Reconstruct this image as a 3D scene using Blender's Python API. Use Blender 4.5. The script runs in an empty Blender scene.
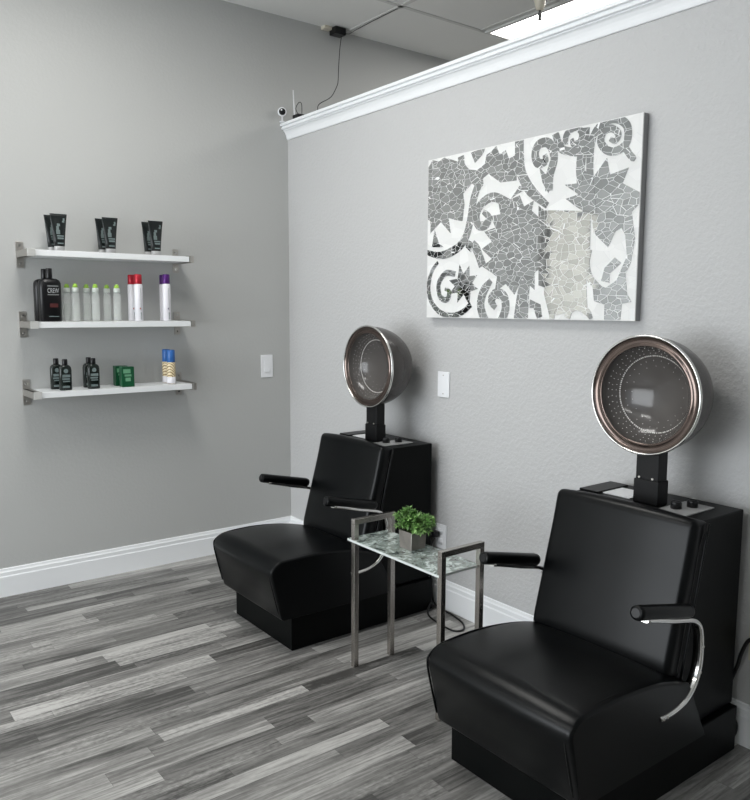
import bpy, bmesh, math, random
from mathutils import Vector, Matrix, Euler
random.seed(7)
PI = math.pi
S = bpy.context.scene
COL = S.collection

# look settings used below
DAY, LAMP, EXPO = 75, 10.0, 0.38
WALLC, PARTC, CEILC = (.49, .495, .485), (.525, .525, .525), (.80, .80, .78)
MIRC = (.50, .51, .51)
FL0, FL1, FL2 = (.065, .063, .06), (.225, .22, .21), (.50, .49, .47)
LIGHTS = [(-1.43, -1.34), (-4.17, -1.14), (-4.17, -3.58)]

# ------------------------------------------------------------------ camera
cd = bpy.data.cameras.new('camera')
cam = bpy.data.objects.new('camera', cd)
COL.objects.link(cam)
YAW, PITCH, ROLL = 0.9198, 0.1180, 0.0044
_f = Vector((math.cos(YAW)*math.cos(PITCH), math.sin(YAW)*math.cos(PITCH), -math.sin(PITCH)))
_r = _f.cross(Vector((0, 0, 1))).normalized()
_u = _r.cross(_f)
_r2 = _r*math.cos(ROLL) + _u*math.sin(ROLL)
_u2 = -_r*math.sin(ROLL) + _u*math.cos(ROLL)
m = Matrix((_r2, _u2, -_f)).transposed().to_4x4()
m.translation = Vector((-2.3894, -3.9784, 1.40))
cam.matrix_world = m
cd.sensor_fit = 'HORIZONTAL'
cd.sensor_width = 36
cd.lens = 773.13/750*36
cd.clip_start = 0.05
S.camera = cam

# ------------------------------------------------------------------ world, daylight, exposure
w = bpy.data.worlds.new('world')
S.world = w
w.use_nodes = True
bg = w.node_tree.nodes['Background']
bg.inputs[0].default_value = (0.80, 0.90, 1.0, 1)
bg.inputs[1].default_value = 1.0

def area(name, loc, rot, sx, sy, power, col):
    l = bpy.data.lights.new(name, 'AREA')
    l.shape = 'RECTANGLE'
    l.size, l.size_y, l.energy, l.color = sx, sy, power, col
    o = bpy.data.objects.new(name, l)
    o.location = loc
    o.rotation_euler = rot
    COL.objects.link(o)
    return o
# daylight coming in through the shop window in the wall opposite the dryer chairs
area('window_daylight', (-5.05, -1.6, 1.2), (0, -PI/2, 0), 1.7, 2.8, DAY, (0.93, 0.97, 1.0))
S.view_settings.view_transform = 'Standard'
S.view_settings.look = 'None'
S.view_settings.gamma = 1
S.view_settings.use_curve_mapping = False
S.view_settings.exposure = EXPO
S.cycles.use_denoising = True
S.cycles.max_bounces = 10
S.cycles.transparent_max_bounces = 24

# ------------------------------------------------------------------ helpers
class MB:
    """collects shapes in one bmesh, build() links them as one mesh object"""
    def __init__(self):
        self.bm = bmesh.new()
        self.mi = 0
    def _face(self, vs, smooth=False):
        try:
            f = self.bm.faces.new(vs)
        except ValueError:
            return None
        f.material_index = self.mi
        f.smooth = smooth
        return f
    def box(self, x0, x1, y0, y1, z0, z1, rot=None):
        co = [(x, y, z) for x in (x0, x1) for y in (y0, y1) for z in (z0, z1)]
        if rot:
            c = Vector(((x0+x1)/2, (y0+y1)/2, (z0+z1)/2))
            co = [c + rot @ (Vector(q)-c) for q in co]
        v = [self.bm.verts.new(q) for q in co]
        for i in ((0, 1, 3, 2), (4, 6, 7, 5), (0, 4, 5, 1), (2, 3, 7, 6), (0, 2, 6, 4), (1, 5, 7, 3)):
            self._face([v[k] for k in i])
        return self
    def rings(self, rings, closed=True, cap0=True, cap1=True, smooth=True):
        R = [[self.bm.verts.new(q) for q in r] for r in rings]
        n = len(R[0])
        for a, b in zip(R, R[1:]):
            for i in range(n if closed else n-1):
                j = (i+1) % n
                self._face([a[i], a[j], b[j], b[i]], smooth)
        if cap0: self._face(R[0][::-1])
        if cap1: self._face(R[-1])
        return self
    def lathe(self, prof, o=(0, 0, 0), axis='z', seg=32, cap0=True, cap1=True):
        o = Vector(o)
        rs = []
        for a, r in prof:
            ring = []
            for k in range(seg):
                t = 2*PI*k/seg
                c, s = r*math.cos(t), r*math.sin(t)
                ring.append(o + (Vector((c, s, a)) if axis == 'z' else Vector((a, c, s)) if axis == 'x' else Vector((s, a, c))))
            rs.append(ring)
        return self.rings(rs, True, cap0, cap1)
    def cyl(self, p0, p1, r, r1=None, seg=16):
        return self.tube([p0, p1], r, seg, r1)
    def tube(self, pts, r, seg=10, r1=None):
        pts = [Vector(q) for q in pts]
        up = Vector((0, 0, 1))
        d0 = (pts[1]-pts[0]).normalized()
        if abs(d0.z) > .9: up = Vector((1, 0, 0))
        rs = []
        n = (up - d0*up.dot(d0)).normalized()
        for i, q in enumerate(pts):
            a = pts[max(i-1, 0)]; b = pts[min(i+1, len(pts)-1)]
            d = (b-a).normalized()
            n = (n - d*n.dot(d)).normalized()
            bb = d.cross(n)
            rr = r if r1 is None else r + (r1-r)*i/(len(pts)-1)
            rs.append([q + n*rr*math.cos(2*PI*k/seg) + bb*rr*math.sin(2*PI*k/seg) for k in range(seg)])
        return self.rings(rs)
    def sweep_xz(self, pts, wy, th, y):
        """flat bar of width wy (along y) and thickness th swept along (x,z) points"""
        rs = []
        for i, (x, z) in enumerate(pts):
            a = pts[max(i-1, 0)]; b = pts[min(i+1, len(pts)-1)]
            d = Vector((b[0]-a[0], b[1]-a[1])).normalized()
            nx, nz = -d.y, d.x
            ring = []
            for k in range(14):
                t = 2*PI*k/14
                c, s = math.cos(t), math.sin(t)
                sy = math.copysign(abs(c)**.5, c)*wy/2
                sn = math.copysign(abs(s)**.7, s)*th/2
                ring.append((x+nx*sn, y+sy, z+nz*sn))
            rs.append(ring)
        return self.rings(rs)
    def prism_xz(self, poly, y0, y1):
        return self.rings([[(x, y0, z) for x, z in poly], [(x, y1, z) for x, z in poly]], smooth=False)
    def super_loft(self, secs, n=28, o=(0, 0, 0), e=2.6):
        """sections (z, width x, width y) of superellipses"""
        rs = []
        for s in secs:
            z, wx, wy = s[:3]
            ee = s[3] if len(s) > 3 else e
            ring = []
            for k in range(n):
                t = 2*PI*k/n
                c, q = math.cos(t), math.sin(t)
                ring.append((o[0]+math.copysign(abs(c)**(2/ee), c)*wx/2, o[1]+math.copysign(abs(q)**(2/ee), q)*wy/2, o[2]+z))
            rs.append(ring)
        return self.rings(rs)
    def build(self, name, mat, parent=None, bevel=0, seg=2, subd=0):
        bmesh.ops.recalc_face_normals(self.bm, faces=self.bm.faces)
        me = bpy.data.meshes.new(name)
        self.bm.to_mesh(me)
        self.bm.free()
        for q in (mat if isinstance(mat, (list, tuple)) else [mat]):
            me.materials.append(q)
        o = bpy.data.objects.new(name, me)
        COL.objects.link(o)
        if parent: o.parent = parent
        if bevel:
            b = o.modifiers.new('bevel', 'BEVEL')
            b.width, b.segments, b.limit_method, b.angle_limit = bevel, seg, 'ANGLE', math.radians(40)
            b.harden_normals = False
        if subd:
            b = o.modifiers.new('subd', 'SUBSURF'); b.levels = b.render_levels = subd
        return o

def tag(o, label, cat, group=None):
    o['label'] = label
    o['category'] = cat
    if group: o['group'] = group
    return o
def thing(name, loc, label, cat, group=None, rz=0):
    o = bpy.data.objects.new(name, None)
    o.empty_display_size = .1
    COL.objects.link(o)
    o.location = loc
    o.rotation_euler = (0, 0, rz)
    return tag(o, label, cat, group)
def struct(o):
    o['kind'] = 'structure'
    return o
def dup(root, loc, label, rz=0):
    r = root.copy(); COL.objects.link(r)
    r.location = loc
    r.rotation_euler = (0, 0, rz)
    r['label'] = label
    for ch in list(root.children):
        c = ch.copy(); COL.objects.link(c); c.parent = r
        for g in list(ch.children):
            d = g.copy(); COL.objects.link(d); d.parent = c
    return r
def round_poly(pts, n=6):
    """points (x, z[, radius]) -> outline with rounded corners"""
    out = []
    N = len(pts)
    for i, q in enumerate(pts):
        p = Vector(q[:2]); r = q[2] if len(q) > 2 else 0
        if r == 0:
            out.append((p.x, p.y)); continue
        a = Vector(pts[i-1][:2])-p; b = Vector(pts[(i+1) % N][:2])-p
        la, lb = a.length, b.length
        a.normalize(); b.normalize()
        d = min(r, la*.49, lb*.49)
        p0, p1 = p+a*d, p+b*d
        for k in range(n+1):
            t = k/n
            q2 = p0*(1-t)**2 + p*2*t*(1-t) + p1*t*t
            out.append((q2.x, q2.y))
    return out
def densify(poly, step):
    out = []
    N = len(poly)
    for i in range(N):
        a = Vector(poly[i]); b = Vector(poly[(i+1) % N])
        k = max(1, int((b-a).length/step))
        for j in range(k):
            c = a.lerp(b, j/k)
            out.append((c.x, c.y))
    return out
def smooth_line(pts, n=6):
    P = [Vector(q) for q in pts]
    P = [P[0]*2-P[1]] + P + [P[-1]*2-P[-2]]
    out = []
    for i in range(1, len(P)-2):
        for k in range(n):
            t = k/n
            a, b, c, d = P[i-1], P[i], P[i+1], P[i+2]
            out.append(.5*((2*b) + (c-a)*t + (2*a-5*b+4*c-d)*t*t + (3*b-a-3*c+d)*t**3))
    out.append(P[-2].copy())
    return out
def pillow(mb, poly, hw, r, bulge, wfun, ny=26):
    """upholstered pad: outline in (x,z) carried across y, edges rounded by r, faces puffed by bulge where wfun says so"""
    poly = densify(poly, .022)
    N = len(poly)
    cx = sum(q[0] for q in poly)/N; cz = sum(q[1] for q in poly)/N
    nor = []
    ar = sum(poly[i][0]*poly[(i+1) % N][1]-poly[(i+1) % N][0]*poly[i][1] for i in range(N))
    sg = 1 if ar > 0 else -1
    for i in range(N):
        a = Vector(poly[i-1]); b = Vector(poly[(i+1) % N])
        d = (b-a).normalized()
        nor.append(Vector((d.y*sg, -d.x*sg)))
    ys = []
    for k in range(7):
        t = k/6*PI/2
        ys.append(-hw + r*(1-math.cos(t)) if False else -hw + r*(1-math.cos(t)))
    inner = [-(hw-r) + 2*(hw-r)*k/ny for k in range(1, ny)]
    ys = ys + inner + [-y for y in ys[::-1]]
    rs = []
    for y in ys:
        e = abs(y) - (hw-r)
        inset = r*(1-math.sqrt(max(0, 1-(e/r)**2))) if e > 0 else 0
        t = abs(y)/hw
        ring = []
        for q, n_ in zip(poly, nor):
            wt = wfun(q[0], q[1])
            off = bulge*wt*(1-t**2.5) - inset*min(1, .25+wt)
            ring.append((q[0]+n_.x*off, y, q[1]+n_.y*off))
        rs.append(ring)
    return mb.rings(rs)

def text_mesh(s, size, mat, parent, loc, name='lettering', rot=(PI/2, 0, 0), sx=1.0):
    cu = bpy.data.curves.new('t', 'FONT')
    cu.body = s; cu.size = size; cu.extrude = .0002
    cu.align_x = 'CENTER'; cu.align_y = 'CENTER'
    cu.offset = 0
    o = bpy.data.objects.new('t', cu)
    COL.objects.link(o)
    dg = bpy.context.evaluated_depsgraph_get()
    me = bpy.data.meshes.new_from_object(o.evaluated_get(dg))
    bpy.data.objects.remove(o)
    M = Matrix.Translation(loc) @ Euler(rot).to_matrix().to_4x4() @ Matrix.Diagonal((sx, 1, 1, 1))
    me.transform(M)
    me.materials.clear(); me.materials.append(mat)
    o = bpy.data.objects.new(name, me)
    COL.objects.link(o); o.parent = parent
    return o

# ------------------------------------------------------------------ materials
def nodes(name):
    m = bpy.data.materials.new(name)
    m.use_nodes = True
    nt = m.node_tree
    return m, nt, nt.nodes['Principled BSDF']
def N(nt, t, **kw):
    n = nt.nodes.new(t)
    for k, v in kw.items():
        if k.startswith('i_'):
            n.inputs[k[2:].replace('_', ' ')].default_value = v
        else:
            setattr(n, k, v)
    return n
def mat(name, col, rough=.5, metal=0, spec=.5, bump=0, bscale=100, var=0, vscale=8, alpha=1, trans=0, ior=1.45, coat=0, detail=3):
    m, nt, b = nodes(name)
    b.inputs['Base Color'].default_value = (*col, 1)
    b.inputs['Roughness'].default_value = rough
    b.inputs['Metallic'].default_value = metal
    b.inputs['Specular IOR Level'].default_value = spec
    b.inputs['Alpha'].default_value = alpha
    b.inputs['Transmission Weight'].default_value = trans
    b.inputs['IOR'].default_value = ior
    b.inputs['Coat Weight'].default_value = coat
    tc = N(nt, 'ShaderNodeTexCoord')
    if bump:
        n = N(nt, 'ShaderNodeTexNoise'); n.inputs['Scale'].default_value = bscale; n.inputs['Detail'].default_value = detail
        bp = N(nt, 'ShaderNodeBump'); bp.inputs['Strength'].default_value = bump; bp.inputs['Distance'].default_value = .003
        nt.links.new(tc.outputs['Object'], n.inputs['Vector'])
        nt.links.new(n.outputs['Fac'], bp.inputs['Height'])
        nt.links.new(bp.outputs['Normal'], b.inputs['Normal'])
    if var:
        n = N(nt, 'ShaderNodeTexNoise'); n.inputs['Scale'].default_value = vscale; n.inputs['Detail'].default_value = 5
        nt.links.new(tc.outputs['Object'], n.inputs['Vector'])
        r = N(nt, 'ShaderNodeValToRGB')
        r.color_ramp.elements[0].position = .3; r.color_ramp.elements[1].position = .7
        r.color_ramp.elements[0].color = (*[c*(1-var) for c in col], 1)
        r.color_ramp.elements[1].color = (*[min(1, c*(1+var)) for c in col], 1)
        nt.links.new(n.outputs['Fac'], r.inputs['Fac'])
        nt.links.new(r.outputs['Color'], b.inputs['Base Color'])
    return m

def wall_mat(name, col, bump):
    m, nt, b = nodes(name)
    b.inputs['Base Color'].default_value = (*col, 1)
    b.inputs['Roughness'].default_value = .55
    b.inputs['Specular IOR Level'].default_value = .35
    tc = N(nt, 'ShaderNodeTexCoord')
    n1 = N(nt, 'ShaderNodeTexNoise'); n1.inputs['Scale'].default_value = 62; n1.inputs['Detail'].default_value = 4; n1.inputs['Roughness'].default_value = .55
    n2 = N(nt, 'ShaderNodeTexNoise'); n2.inputs['Scale'].default_value = 16; n2.inputs['Detail'].default_value = 2
    mr = N(nt, 'ShaderNodeMapRange'); mr.inputs['From Min'].default_value = .42; mr.inputs['From Max'].default_value = .62
    ad = N(nt, 'ShaderNodeMath', operation='MULTIPLY_ADD'); ad.inputs[1].default_value = .5
    bp = N(nt, 'ShaderNodeBump'); bp.inputs['Strength'].default_value = bump; bp.inputs['Distance'].default_value = .004
    L = nt.links.new
    L(tc.outputs['Object'], n1.inputs['Vector']); L(tc.outputs['Object'], n2.inputs['Vector'])
    L(n1.outputs['Fac'], mr.inputs['Value']); L(n2.outputs['Fac'], ad.inputs[0]); L(mr.outputs['Result'], ad.inputs[2])
    L(ad.outputs[0], bp.inputs['Height']); L(bp.outputs['Normal'], b.inputs['Normal'])
    return m

def floor_mat():
    m, nt, b = nodes('grey_strip_vinyl_plank')
    L = nt.links.new
    tc = N(nt, 'ShaderNodeTexCoord')
    sp = N(nt, 'ShaderNodeSeparateXYZ'); L(tc.outputs['Object'], sp.inputs[0])
    def math_(op, a, bb=None, c=None):
        n = N(nt, 'ShaderNodeMath', operation=op)
        for i, v in enumerate((a, bb, c)):
            if v is None: continue
            if isinstance(v, (int, float)): n.inputs[i].default_value = v
            else: L(v, n.inputs[i])
        return n.outputs[0]
    # strips of uneven width across y (1D cells), each cut into lengths along x
    vo = N(nt, 'ShaderNodeTexVoronoi', voronoi_dimensions='1D'); vo.inputs['Scale'].default_value = 1/.062; vo.inputs['Randomness'].default_value = .75
    yy = math_('ADD', sp.outputs['Y'], 40.0)
    L(yy, vo.inputs['W'])
    vd = N(nt, 'ShaderNodeTexVoronoi', voronoi_dimensions='1D', feature='DISTANCE_TO_EDGE'); vd.inputs['Scale'].default_value = 1/.062; vd.inputs['Randomness'].default_value = .75
    L(yy, vd.inputs['W'])
    wn = N(nt, 'ShaderNodeTexWhiteNoise', noise_dimensions='1D'); L(vo.outputs['W'], wn.inputs['W'])
    ln = math_('MULTIPLY_ADD', wn.outputs['Value'], 1.2, 1.0)      # strips per metre
    off = math_('MULTIPLY', wn.outputs['Value'], 37.3)
    u = math_('MULTIPLY_ADD', sp.outputs['X'], ln, off)
    cell = math_('FLOOR', u)
    fr = math_('FRACT', u)
    cb = N(nt, 'ShaderNodeCombineXYZ'); L(cell, cb.inputs[0]); L(vo.outputs['W'], cb.inputs[1])
    w2 = N(nt, 'ShaderNodeTexWhiteNoise', noise_dimensions='3D'); L(cb.outputs[0], w2.inputs['Vector'])
    # grain: stretched noise, shifted per strip
    cv = N(nt, 'ShaderNodeCombineXYZ')
    L(math_('MULTIPLY_ADD', w2.outputs['Value'], 13.7, sp.outputs['X']), cv.inputs[0]); L(sp.outputs['Y'], cv.inputs[1]); L(w2.outputs['Value'], cv.inputs[2])
    mp = N(nt, 'ShaderNodeMapping'); mp.inputs['Scale'].default_value = (3.6, 64, 9); L(cv.outputs[0], mp.inputs['Vector'])
    g = N(nt, 'ShaderNodeTexNoise'); g.inputs['Scale'].default_value = 1; g.inputs['Detail'].default_value = 6; g.inputs['Roughness'].default_value = .65; g.inputs['Distortion'].default_value = .8
    L(mp.outputs[0], g.inputs['Vector'])
    mp2 = N(nt, 'ShaderNodeMapping'); mp2.inputs['Scale'].default_value = (1.6, 9, 5); L(cv.outputs[0], mp2.inputs['Vector'])
    g2 = N(nt, 'ShaderNodeTexNoise'); g2.inputs['Scale'].default_value = 1; g2.inputs['Detail'].default_value = 3; L(mp2.outputs[0], g2.inputs['Vector'])
    # fine saw marks across some strips
    mp3 = N(nt, 'ShaderNodeMapping'); mp3.inputs['Scale'].default_value = (52, 95, 9); L(cv.outputs[0], mp3.inputs['Vector'])
    g3 = N(nt, 'ShaderNodeTexNoise'); g3.inputs['Scale'].default_value = 1; g3.inputs['Detail'].default_value = 2; L(mp3.outputs[0], g3.inputs['Vector'])
    tone = math_('MULTIPLY_ADD', g.outputs['Fac'], 1.15, math_('MULTIPLY', w2.outputs['Value'], .55))
    tone = math_('MULTIPLY_ADD', g2.outputs['Fac'], .8, tone)
    sc3 = N(nt, 'ShaderNodeSeparateColor'); L(w2.outputs['Color'], sc3.inputs[0])
    saw = math_('MULTIPLY_ADD', math_('GREATER_THAN', sc3.outputs[1], .82), .30, .16)
    tone = math_('MULTIPLY_ADD', math_('SUBTRACT', g3.outputs['Fac'], .5), saw, math_('ADD', tone, .11))
    tone = math_('MULTIPLY_ADD', math_('SUBTRACT', tone, 1.36), 1.25, .48)
    cr = N(nt, 'ShaderNodeValToRGB'); L(tone, cr.inputs['Fac'])
    el = cr.color_ramp.elements
    el[0].position = .08; el[0].color = (*FL0, 1)
    el[1].position = .95; el[1].color = (*FL2, 1)
    e = el.new(.5); e.color = (*FL1, 1)
    # thin dark joint lines
    j1 = math_('LESS_THAN', vd.outputs['Distance'], .0010)
    j2 = math_('LESS_THAN', fr, .0018)
    jj = math_('MAXIMUM', j1, j2)
    mx = N(nt, 'ShaderNodeMix', data_type='RGBA')
    L(math_('MULTIPLY', jj, .55), mx.inputs['Factor']); L(cr.outputs['Color'], mx.inputs[6]); mx.inputs[7].default_value = (.03, .03, .03, 1)
    L(mx.outputs[2], b.inputs['Base Color'])
    b.inputs['Roughness'].default_value = .42
    b.inputs['Specular IOR Level'].default_value = .4
    bp = N(nt, 'ShaderNodeBump'); bp.inputs['Strength'].default_value = .12; bp.inputs['Distance'].default_value = .002
    L(g.outputs['Fac'], bp.inputs['Height']); L(bp.outputs['Normal'], b.inputs['Normal'])
    return m

def shard_mat(name, tile_col, metal, rough, grout, gw, scale, tilt, white):
    """broken tile pieces: irregular cells with pale joints between them, every piece tilted a little"""
    m, nt, b = nodes(name)
    L = nt.links.new
    tc = N(nt, 'ShaderNodeTexCoord')
    nz = N(nt, 'ShaderNodeTexNoise'); nz.inputs['Scale'].default_value = 9
    L(tc.outputs['Object'], nz.inputs['Vector'])
    mxv = N(nt, 'ShaderNodeVectorMath', operation='MULTIPLY_ADD'); mxv.inputs[1].default_value = (.02, .02, .02)
    L(nz.outputs['Color'], mxv.inputs[0]); L(tc.outputs['Object'], mxv.inputs[2])
    mp = N(nt, 'ShaderNodeMapping'); mp.inputs['Scale'].default_value = (0, 1, 1.7); mp.inputs['Rotation'].default_value = (.6, 0, 0); L(mxv.outputs[0], mp.inputs['Vector'])
    v1 = N(nt, 'ShaderNodeTexVoronoi', feature='DISTANCE_TO_EDGE'); v1.inputs['Scale'].default_value = scale
    v2 = N(nt, 'ShaderNodeTexVoronoi'); v2.inputs['Scale'].default_value = scale
    L(mp.outputs[0], v1.inputs['Vector']); L(mp.outputs[0], v2.inputs['Vector'])
    lt = N(nt, 'ShaderNodeMapRange'); lt.inputs['From Min'].default_value = gw*.7; lt.inputs['From Max'].default_value = gw*1.2
    L(v1.outputs['Distance'], lt.inputs['Value'])
    hs = N(nt, 'ShaderNodeSeparateColor'); L(v2.outputs['Color'], hs.inputs[0])
    cr = N(nt, 'ShaderNodeValToRGB'); L(hs.outputs[0], cr.inputs['Fac'])
    cr.color_ramp.elements[0].color = (*[c*(.95 if white else .86) for c in tile_col], 1)
    cr.color_ramp.elements[1].color = (*[min(1, c*(1.04 if white else 1.12)) for c in tile_col], 1)
    mx = N(nt, 'ShaderNodeMix', data_type='RGBA'); L(lt.outputs[0], mx.inputs['Factor'])
    mx.inputs[6].default_value = (*grout, 1); L(cr.outputs['Color'], mx.inputs[7])
    L(mx.outputs[2], b.inputs['Base Color'])
    mm = N(nt, 'ShaderNodeMath', operation='MULTIPLY'); mm.inputs[1].default_value = metal; L(lt.outputs[0], mm.inputs[0]); L(mm.outputs[0], b.inputs['Metallic'])
    mr = N(nt, 'ShaderNodeMapRange'); mr.inputs['To Min'].default_value = .7; mr.inputs['To Max'].default_value = rough; L(lt.outputs[0], mr.inputs['Value']); L(mr.outputs[0], b.inputs['Roughness'])
    ge = N(nt, 'ShaderNodeNewGeometry')
    s1 = N(nt, 'ShaderNodeVectorMath', operation='SUBTRACT'); s1.inputs[1].default_value = (.5, .5, .5); L(v2.outputs['Color'], s1.inputs[0])
    s2 = N(nt, 'ShaderNodeVectorMath', operation='MULTIPLY_ADD'); s2.inputs[1].default_value = (tilt,)*3; L(s1.outputs[0], s2.inputs[0]); L(ge.outputs['Normal'], s2.inputs[2])
    s3 = N(nt, 'ShaderNodeVectorMath', operation='NORMALIZE'); L(s2.outputs[0], s3.inputs[0]); L(s3.outputs[0], b.inputs['Normal'])
    return m

def marbled_glass():
    m, nt, b = nodes('marbled_glass')
    L = nt.links.new
    tc = N(nt, 'ShaderNodeTexCoord')
    n = N(nt, 'ShaderNodeTexNoise'); n.inputs['Scale'].default_value = 17; n.inputs['Detail'].default_value = 6; n.inputs['Distortion'].default_value = 2.4; n.inputs['Roughness'].default_value = .6
    L(tc.outputs['Object'], n.inputs['Vector'])
    v = N(nt, 'ShaderNodeTexVoronoi'); v.inputs['Scale'].default_value = 30; L(tc.outputs['Object'], v.inputs['Vector'])
    sc = N(nt, 'ShaderNodeSeparateColor'); L(v.outputs['Color'], sc.inputs[0])
    ma = N(nt, 'ShaderNodeMath', operation='MULTIPLY_ADD'); ma.inputs[1].default_value = .22; L(sc.outputs[0], ma.inputs[0]); L(n.outputs['Fac'], ma.inputs[2])
    cr = N(nt, 'ShaderNodeValToRGB'); L(ma.outputs[0], cr.inputs['Fac'])
    el = cr.color_ramp.elements
    el[0].position = .42; el[0].color = (.05, .085, .085, 1)
    el[1].position = .80; el[1].color = (.72, .78, .76, 1)
    for p, c in ((.5, (.17, .18, .16)), (.56, (.36, .44, .42)), (.62, (.22, .24, .21)), (.69, (.50, .60, .57))):
        e = el.new(p); e.color = (*c, 1)
    L(cr.outputs['Color'], b.inputs['Base Color'])
    b.inputs['Roughness'].default_value = .12
    b.inputs['Coat Weight'].default_value = .5
    return m

M_WALL = wall_mat('grey_wall_paint', WALLC, .08)
M_PART = wall_mat('light_grey_textured_paint', PARTC, .30)
M_TRIM = mat('white_gloss_trim', (.87, .885, .90), .35)
M_CEIL = mat('ceiling_tile', CEILC, .9, bump=.3, bscale=240)
M_TBAR = mat('ceiling_grid_paint', tuple(c*.78 for c in CEILC), .6)
M_FLOOR = floor_mat()
M_VINYL = mat('black_vinyl', (.002, .0025, .0029), .30, spec=.23, bump=.08, bscale=340, var=.1)
M_LAM = mat('black_laminate', (.002, .0026, .0026), .40, spec=.12, bump=.05, bscale=60)
M_BLACK = mat('black_plastic', (.005, .005, .006), .3, spec=.4)
M_POST = mat('black_powder_coat', (.004, .004, .0045), .42, spec=.3, bump=.05, bscale=300)
M_CHROME = mat('chrome', (.72, .71, .69), .12, metal=1)
M_BRUSH = mat('brushed_nickel', (.50, .47, .44), .27, metal=1, bump=.06, bscale=200)
M_STEEL = mat('brushed_steel', (.50, .48, .45), .38, metal=1, bump=.05, bscale=200)
M_SHELL = mat('smoked_plastic_shell', (.075, .067, .063), .18, alpha=.88)
M_BOWL = mat('smoked_inner_bowl', (.088, .080, .075), .12, alpha=.88, var=.05, vscale=5)
M_HOLE = mat('pale_vent_holes', (.62, .60, .57), .5)
M_BRONZE = mat('bronze_tinted_band', (.13, .10, .088), .13, metal=.9)
M_SEAL = mat('black_rubber_seal', (.012, .011, .011), .4)
M_ALU = mat('pale_aluminium_plate', (.42, .42, .42), .45, metal=.3)
M_WHITE = mat('white_plastic', (.86, .87, .89), .35)
M_CAPL = mat('satin_aluminium', (.62, .62, .60), .4, metal=.3)
M_DMET = mat('dull_dark_metal', (.10, .10, .10), .5, metal=.4)
M_SHELF = mat('white_shelf_board', (.84, .86, .87), .3)
M_IVORY = mat('ivory_plastic', (.62, .58, .48), .4)
M_CORD = mat('black_cord', (.008, .008, .008), .4)
M_ART_W = shard_mat('white_marble_pieces', (.80, .80, .79), 0, .22, (.70, .70, .70), .010, 13, .03, True)
M_ART_M = shard_mat('grey_mirror_pieces', MIRC, 1, .05, (.86, .86, .86), .017, 27, .012, False)
M_ART_E = mat('dark_grey_canvas_edge', (.27, .27, .275), .5)
M_GLASS = marbled_glass()
M_GEDGE = mat('pale_glass_edge', (.66, .70, .69), .15)
M_POT = mat('silvered_wood', (.24, .22, .20), .38, metal=.25, bump=.3, bscale=30, var=.25, vscale=18)
M_POTHL = mat('painted_pot_highlight', (.75, .73, .70), .3, metal=.3)  # pale colour for the painted highlight on the pot corner
M_SOIL = mat('dark_moss', (.02, .03, .012), .9, bump=.6, bscale=90)
M_LEAF = mat('boxwood_leaf', (.13, .27, .07), .4, var=.5, vscale=30)
M_LEAF2 = mat('pale_new_leaf', (.28, .48, .16), .4, var=.3, vscale=30)
M_STEM = mat('green_stem', (.05, .09, .02), .6)
M_GLASSBOTTLE = mat('clear_bottle_plastic', (.88, .92, .89), .08, alpha=.26)
M_LIQ = mat('clear_gel', (.80, .84, .80), .05, alpha=.14)
M_FROST = mat('frosted_collar', (.75, .80, .76), .35, trans=.3)
M_LIME = mat('lime_green_cap', (.30, .52, .06), .4)
M_CANW = mat('white_can', (.80, .79, .83), .28)
M_RED = mat('metallic_red_cap', (.42, .015, .03), .28, metal=.3)
M_PURP = mat('metallic_purple_cap', (.075, .012, .15), .28, metal=.3)
M_DARKG = mat('dark_green_black_plastic', (.006, .011, .009), .18)
M_TUBE = mat('black_tube', (.007, .010, .010), .28)
M_PRINT = mat('grey_green_print', (.15, .19, .19), .5)
M_PRINTL = mat('pale_print', (.45, .47, .48), .5)
M_REDP = mat('dull_red_print', (.07, .014, .014), .5)
M_GREEN = mat('dark_green_carton', (.004, .075, .028), .35)
M_GREENL = mat('pale_green_print', (.14, .34, .20), .5)
M_BLUE = mat('blue_cap', (.03, .13, .40), .35)
def zebra():
    m, nt, b = nodes('tan_zebra_print')
    tc = N(nt, 'ShaderNodeTexCoord')
    wv = N(nt, 'ShaderNodeTexWave', wave_type='BANDS', bands_direction='DIAGONAL'); wv.inputs['Scale'].default_value = 42; wv.inputs['Distortion'].default_value = 3
    cr = N(nt, 'ShaderNodeValToRGB')
    cr.color_ramp.elements[0].position = .28; cr.color_ramp.elements[0].color = (.28, .19, .08, 1)
    cr.color_ramp.elements[1].position = .42; cr.color_ramp.elements[1].color = (.82, .70, .47, 1)
    nt.links.new(tc.outputs['Object'], wv.inputs['Vector']); nt.links.new(wv.outputs['Fac'], cr.inputs['Fac']); nt.links.new(cr.outputs['Color'], b.inputs['Base Color'])
    b.inputs['Roughness'].default_value = .3
    return m
M_TAN = zebra()
M_POSTER = mat('cream_poster', (.90, .87, .79), .5, var=.08, vscale=4)
M_WALL2 = mat('plain_grey_paint', WALLC, .7)
def emit(name, col, s):
    m, nt, b = nodes(name)
    b.inputs['Base Color'].default_value = (.9, .9, .9, 1)
    b.inputs['Emission Color'].default_value = (*col, 1)
    b.inputs['Emission Strength'].default_value = s
    return m
M_LAMP = emit('lit_diffuser', (1.0, .985, .95), LAMP)

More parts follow.
